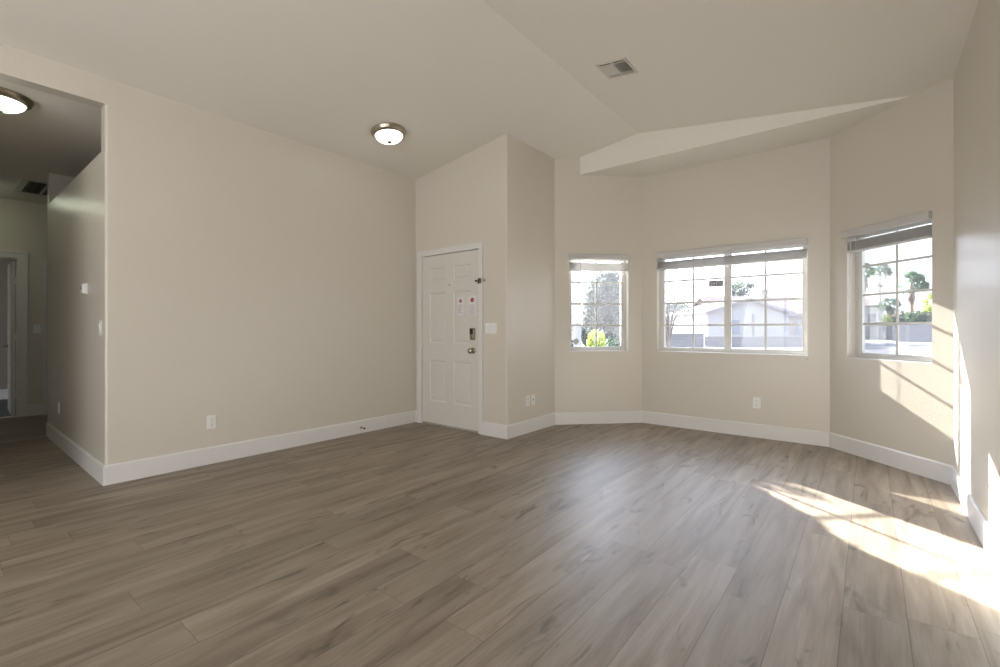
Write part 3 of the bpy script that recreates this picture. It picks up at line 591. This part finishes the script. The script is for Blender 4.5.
# ------------------------------------------------------------------ outside: houses
def house_root(name, px, d, rz, label):
    x, y = gxy(px, d); rt = root(name, (x, y, GZ), rz); tag(rt, label, 'house'); return rt
def gable_block(rt, x0, x1, y0, y1, eave, ridge, along, wallm, over=0.45, tiles=True):
    """box with a pitched roof; ridge runs along local 'x' or 'y'"""
    m = MB()
    if along == 'y':
        xm = (x0+x1)/2; f = [(x0, 0), (x1, 0), (x1, eave), (xm, ridge), (x0, eave)]
        m.hull([(x, y0, z) for x, z in f], [(x, y1, z) for x, z in f])
    else:
        ym = (y0+y1)/2; f = [(y0, 0), (y1, 0), (y1, eave), (ym, ridge), (y0, eave)]
        m.hull([(x0, y, z) for y, z in f], [(x1, y, z) for y, z in f])
    m.build('wall', wallm, rt)
    # roof: two slabs of barrel tiles modelled as ridged strips running down the slope
    m = MB(); t = 0.10
    def slope(a_lo, a_hi, z_lo, z_hi, l0, l1):
        n = max(3, int((l1-l0)/0.45)); N = n*4; lo = []; hi = []
        for i in range(N+1):
            l = l0+(l1-l0)*i/N; b = 0.07*abs(math.sin(PI*i/4)); lo.append((a_lo, l, z_lo+b)); hi.append((a_hi, l, z_hi+b))
        cv = (lambda a, l, z: (a, l, z)) if along == 'y' else (lambda a, l, z: (l, a, z))
        A = [m.bm.verts.new(cv(*p)) for p in lo]; B = [m.bm.verts.new(cv(*p)) for p in hi]
        A2 = [m.bm.verts.new(cv(p[0], p[1], p[2]-t)) for p in lo]; B2 = [m.bm.verts.new(cv(p[0], p[1], p[2]-t)) for p in hi]
        for i in range(N):
            m.bm.faces.new((A[i], A[i+1], B[i+1], B[i])); m.bm.faces.new((A2[i], A2[i+1], B2[i+1], B2[i])); m.bm.faces.new((A[i], A[i+1], A2[i+1], A2[i])); m.bm.faces.new((B[i], B[i+1], B2[i+1], B2[i]))
        for i in (0, N): m.bm.faces.new((A[i], B[i], B2[i], A2[i]))
    if along == 'y': a0, a1, l0, l1 = x0, x1, y0, y1
    else: a0, a1, l0, l1 = y0, y1, x0, x1
    am = (a0+a1)/2; sl_ = (ridge-eave)/(am-a0); z = eave-sl_*over
    slope(a0-over, am, z+0.12, ridge+0.12, l0-over, l1+over); slope(a1+over, am, z+0.12, ridge+0.12, l0-over, l1+over)
    m.build('roof', 'roof_tile', rt, True)
    # fascia at the front gable
    m = MB()
    if along == 'y':
        for s in (-1, 1):
            xe = am+s*(am-a0+over); q = [(am, ridge+0.10), (xe, z+0.10), (xe, z-0.12), (am, ridge-0.12)]
            m.hull([(x, l0-over-0.04, zz) for x, zz in q], [(x, l0-over, zz) for x, zz in q])
    else: m.box(l0-over, l1+over, a0-over-0.04, a0-over, z-0.08, z+0.14)
    m.build('fascia', 'fascia_board', rt)
def house_window(rt, x, y, z, w_, h_):
    f = MB().box(x-w_/2-0.08, x+w_/2+0.08, y-0.05, y, z-0.08, z+h_+0.08).build('window', 'stucco_white', rt)
    MB().box(x-w_/2, x+w_/2, y-0.07, y-0.045, z, z+h_).build('pane', 'house_window', f)
# house straight across the street: front gable with a tiled wing
vd = YAW+math.radians(-29)                                          # houses face the street
rz_ = math.atan2(*(reversed([gxy(800, 40)[0]-gxy(700, 40)[0], gxy(800, 40)[1]-gxy(700, 40)[1]])))
rt = house_root('house', 703, 39, rz_, 'pale stucco house with gabled front and tiled roof, right half of the double window')
gable_block(rt, 0.4, 7.2, 0, 9, 2.75, 3.85, 'y', 'stucco_white', 0.4)
gable_block(rt, 3.0, 13.5, 3.2, 10.5, 2.75, 4.45, 'x', 'stucco_cream', 0.4)
house_window(rt, 2.6, 0, 0.95, 0.95, 1.15); house_window(rt, 8.4, 3.2, 0.75, 1.5, 1.3); house_window(rt, 10.6, 3.2, 0.75, 1.2, 1.3)
m = MB().box(8.5, 9.2, 6.4, 7.1, 3.9, 5.1).box(8.42, 9.28, 6.32, 7.18, 5.1, 5.2); m.build('chimney', 'stucco_white', rt)
MB().box(4.2, 4.32, -0.1, 0.0, 0, 2.6).build('downspout', 'fascia_board', rt)
rt = house_root('house', 660, 52, rz_, 'pale house with a plain gable behind the bare tree, left in the double window')
gable_block(rt, -2.2, 6.0, 0, 8, 2.7, 4.2, 'y', 'stucco_white', 0.4)
house_window(rt, 1.9, 0, 1.0, 1.4, 1.1)
rt = house_root('house', 848, 62, rz_, 'white house with a small square window behind the block wall, right bay window')
gable_block(rt, -3.5, 4.9, 0, 7, 4.45, 5.5, 'x', 'siding_white', 0.4)
house_window(rt, 3.2, 0, 2.1, 1.0, 1.2)
rt = house_root('house', 921, 90, rz_, 'small cream house far behind the palms, at the right edge of the right bay window')
gable_block(rt, 0, 8, 0, 8, 3.6, 5.2, 'y', 'stucco_cream', 0.5)
house_window(rt, 2.5, 0, 1.6, 1.2, 1.2)
# block walls
def block_wall(name, a, b, h_, label, mt='block_wall'):
    a = Vector(a); b = Vector(b); e = b-a; rt = root(name, (a.x, a.y, GZ), math.atan2(e.y, e.x)); tag(rt, label, 'wall'); L_ = e.length
    MB().box(0, L_, -0.1, 0.1, 0, h_).build('blocks', mt, rt); MB().box(-0.03, L_+0.03, -0.13, 0.13, h_, h_+0.08, 0.01).build('coping', 'concrete', rt)
block_wall('block_wall', gxy(893, 49), gxy(975, 43), 1.95, 'tall grey block wall under the palm trees in the right bay window')
block_wall('block_wall', gxy(835, 58), gxy(892, 57), 1.62, 'lower grey block wall in front of the white house in the right bay window')
block_wall('garden_wall', gxy(704, 34), gxy(822, 34), 0.72, 'low grey garden wall in front of the gabled house across the street')
block_wall('garden_wall', gxy(640, 30), gxy(703, 31), 0.95, 'low grey garden wall behind the bare tree in the double window')
# porch column
cx, cy = gxy(574.5, 10.0)
rt = root('porch_column', (cx, cy, GZ)); tag(rt, 'white stucco porch column outside the narrow bay window', 'column')
MB().box(-0.11, 0.11, -0.11, 0.11, 0.0, 3.0, 0.015).build('shaft', 'stucco_white', rt); MB().box(-0.15, 0.15, -0.15, 0.15, 0, 0.14, 0.01).build('plinth', 'stucco_white', rt)
# ------------------------------------------------------------------ outside: plants
def leaves(m, rnd, c, r, n, sz, flat=1.0, shell=0.5):
    for _ in range(n):
        while True:
            v = Vector((rnd.uniform(-1, 1), rnd.uniform(-1, 1), rnd.uniform(-1, 1)))
            if shell < v.length < 1: break
        p = Vector(c)+Vector((v.x*r[0], v.y*r[1], v.z*r[2])); a = Vector((rnd.gauss(0, 1), rnd.gauss(0, 1), rnd.gauss(0, 1)*flat)).normalized(); b = a.orthogonal().normalized()
        s = sz*rnd.uniform(0.6, 1.3); q = [p-a*s, p+b*s*0.4, p+a*s, p-b*s*0.4]
        m.bm.faces.new([m.bm.verts.new(x) for x in q])
def shrub(name, px, d, top, wr, mt, n, sz, label, cat='shrub', seed=1, xy=None, base=GZ, group=None):
    x, y = xy if xy else gxy(px, d); rt = root(name, (x, y, base)); tag(rt, label, cat, group); rnd = random.Random(seed)
    h_ = top-base; m = MB()
    for k in range(9):
        a = rnd.uniform(0, 2*PI); rr = wr*rnd.uniform(0.3, 0.75); m.tube([(0.02*math.cos(a), 0.02*math.sin(a), 0), (rr*0.4*math.cos(a), rr*0.4*math.sin(a), h_*0.45), (rr*math.cos(a), rr*math.sin(a), h_*rnd.uniform(0.65, 0.9))], [0.018, 0.012, 0.004], 5)
    m.build('stems', 'bark', rt)
    m = MB(); leaves(m, rnd, (0, 0, h_*0.56), (wr, wr, h_*0.46), n, sz, shell=0.35)
    for k in range(5): a = rnd.uniform(0, 2*PI); leaves(m, rnd, (wr*0.6*math.cos(a), wr*0.6*math.sin(a), h_*rnd.uniform(0.5, 0.85)), (wr*0.4, wr*0.4, h_*0.16), n//12, sz)
    m.build('foliage', mt, rt); return rt
def tree(name, px, d, trunk_h, c_z, r, mt, n, sz, label, seed=1, bare=False, lean=0):
    x, y = gxy(px, d); rt = root(name, (x, y, GZ)); tag(rt, label, 'tree'); rnd = random.Random(seed); k = r[2]
    m = MB(); cz = c_z-GZ; m.tube([(0, 0, 0), (lean*0.3, 0.02, trunk_h*0.6), (lean, 0, trunk_h)], [0.05*k+0.03, 0.04*k+0.02, 0.03*k+0.015], 8)
    tips = []
    for i in range(14 if bare else 9):
        a = rnd.uniform(0, 2*PI); rr = rnd.uniform(0.5, 0.95); z = cz+r[2]*rnd.uniform(-0.6, 0.9)
        t = Vector((r[0]*rr*math.cos(a), r[1]*rr*math.sin(a), z)); mid = Vector((lean+t.x*0.35, t.y*0.35, trunk_h+(z-trunk_h)*0.55+rnd.uniform(-0.05, 0.1)))
        m.tube([(lean, 0, trunk_h*rnd.uniform(0.7, 1.0)), mid, t], [0.02*k+0.008, 0.012*k+0.004, 0.004], 5); tips.append(t)
        if bare:
            for j in range(4):
                q = mid.lerp(t, rnd.uniform(0.1, 0.9)); m.tube([q, q+Vector((rnd.gauss(0, .25), rnd.gauss(0, .25), rnd.uniform(0.0, .35)))*k], [0.006, 0.002], 4)
    m.build('trunk', 'bark', rt, True)
    m = MB()
    if not bare: leaves(m, rnd, (0, 0, cz), r, n//2, sz, shell=0.3)
    for t in tips: leaves(m, rnd, t*0.92, (r[0]*0.35, r[1]*0.35, r[2]*0.28), n//(2*len(tips)), sz, shell=0.0)
    m.build('crown', mt, rt); return rt
def palm(px, d, cz, R_, label, seed, skirt=0.35, tr=0.22):
    x, y = gxy(px, d); rt = root('palm_tree', (x, y, GZ)); tag(rt, label, 'palm tree'); rnd = random.Random(seed); H = cz-GZ
    m = MB(); m.tube([(0, 0, 0), (0.05, 0, H*0.1), (0.02, 0.03, H*0.6), (0, 0, H)], [tr*1.4, tr, tr*0.85, tr*0.8], 12); m.build('trunk', 'palm_trunk', rt, True)
    m = MB()
    def frond(m, el, az, ln, fan, droop):
        d_ = Vector((math.cos(az)*math.cos(el), math.sin(az)*math.cos(el), math.sin(el))); base = Vector((0, 0, H)); st = base+d_*ln*0.45
        m.tube([base, st], [0.03, 0.02], 4); side = d_.cross(Vector((0, 0, 1))).normalized(); nrm = side.cross(d_); ph = rnd.uniform(-1.3, 1.3); side, nrm = side*math.cos(ph)+nrm*math.sin(ph), nrm*math.cos(ph)-side*math.sin(ph)
        for i in range(11):
            t = (i-5)/5*1.25; v = (d_*math.cos(t)+side*math.sin(t)); tip = st+v*fan*(1-0.12*abs(t))+Vector((0, 0, -droop*fan*(0.25+0.25*abs(t)))); w_ = (nrm*0.02+side*math.cos(t)*fan*0.075-d_*math.sin(t)*fan*0.075)
            midp = st+v*fan*0.55
            m.bm.faces.new([m.bm.verts.new(q) for q in (st, midp+w_, tip, midp-w_)])
    for i in range(34):
        el = math.radians(rnd.uniform(-35, 82)); frond(m, el, rnd.uniform(0, 2*PI), R_*rnd.uniform(0.75, 1.05), R_*0.5, 0.35)
    m.build('fronds', 'palm_green', rt)
    m = MB()
    for i in range(60):
        az = rnd.uniform(0, 2*PI); a = math.radians(rnd.uniform(-86, -55)); s = R_*skirt*rnd.uniform(0.7, 1.2); d_ = Vector((math.cos(az)*math.cos(a), math.sin(az)*math.cos(a), math.sin(a)))
        b0 = Vector((0, 0, H-rnd.uniform(0, R_*skirt))); side = Vector((-math.sin(az), math.cos(az), 0))*0.12; e_ = b0+d_*s+Vector((math.cos(az), math.sin(az), 0))*0.25
        m.bm.faces.new([m.bm.verts.new(q) for q in (b0, (b0+e_)/2+side, e_, (b0+e_)/2-side)])
    m.build('dead_fronds', 'palm_skirt', rt); return rt
palm(880, 75, gz(273, 75), 2.1, 'tall palm tree behind the white house roof in the right bay window', 3, 1.0, 0.16)
palm(863.5, 90, gz(272, 90), 2.4, 'palm tree half hidden by the left frame of the right bay window', 4, 1.0, 0.16)
palm(911.5, 60, gz(285, 60), 2.3, 'big palm tree with tan trunk, nearest above the block wall in the right bay window', 5, 0.6, 0.26)
palm(890, 60, gz(305, 60), 1.5, 'short palm tree below the tall ones, between the white house and the big palm', 6, 0.5, 0.22)
shrub('shrub', 917, 56, gz(311, 56), 1.4, 'leaf_dark', 1500, 0.16, 'dark green bush behind the block wall beside the big palm trunk', seed=7)
shrub('shrub', 900, 62, gz(309, 62), 1.0, 'leaf_dark', 1200, 0.16, 'dark green bush behind the block wall left of the big palm trunk', seed=8)
shrub('shrub', 887, 59, gz(314, 59), 0.7, 'leaf_lime', 700, 0.12, 'yellow green bush beside the corner of the white house', seed=9)
tree('tree', 933, 58, 2.0, gz(302, 58), (1.2, 1.2, 1.5), 'leaf_lime', 1400, 0.14, 'yellow green tree at the right edge of the right bay window', 10)
tree('tree', 739, 60, 3.0, gz(290, 60), (1.6, 1.6, 1.4), 'leaf_olive', 1800, 0.17, 'small dark tree rising over the roof of the gabled house', 11)
tree('tree', 668, 12.5, 1.0, gz(300, 12.5), (0.65, 0.65, 1.0), 'leaf_grey', 2600, 0.04, 'thin sparsely leaved tree close outside the double window on its left', 12, bare=True)
tree('tree', 607.5, 11.0, 0.5, gz(313, 11), (0.60, 0.60, 1.05), 'leaf_grey', 24000, 0.055, 'rounded grey green tree filling the narrow bay window', 13)
shrub('shrub', 596, 8.0, gz(330, 8.0), 0.16, 'leaf_lime', 2200, 0.03, 'bright yellow green shrub at the bottom of the narrow bay window', seed=14)
shrub('shrub', 612, 8.3, gz(337.5, 8.3), 0.24, 'leaf_dark', 2200, 0.03, 'low dark green shrub at the bottom of the narrow bay window', seed=15)
shrub('shrub', 0, 0, 1.62, 0.52, 'leaf_dark', 9000, 0.045, 'unseen leafy shrub between the front door and the narrow bay window, added to shade the sun patch', seed=16, xy=(-3.64, 5.27))  # unseen; added where the broken sun patch implies something blocks the sun
shrub('shrub', 0, 0, 2.1, 0.45, 'leaf_dark', 5000, 0.045, 'unseen taller leafy shrub farther out from the front door, added to clip the sun patch', seed=17, xy=(-4.80, 6.85))  # second unseen sun blocker, added to trim the patch's left end
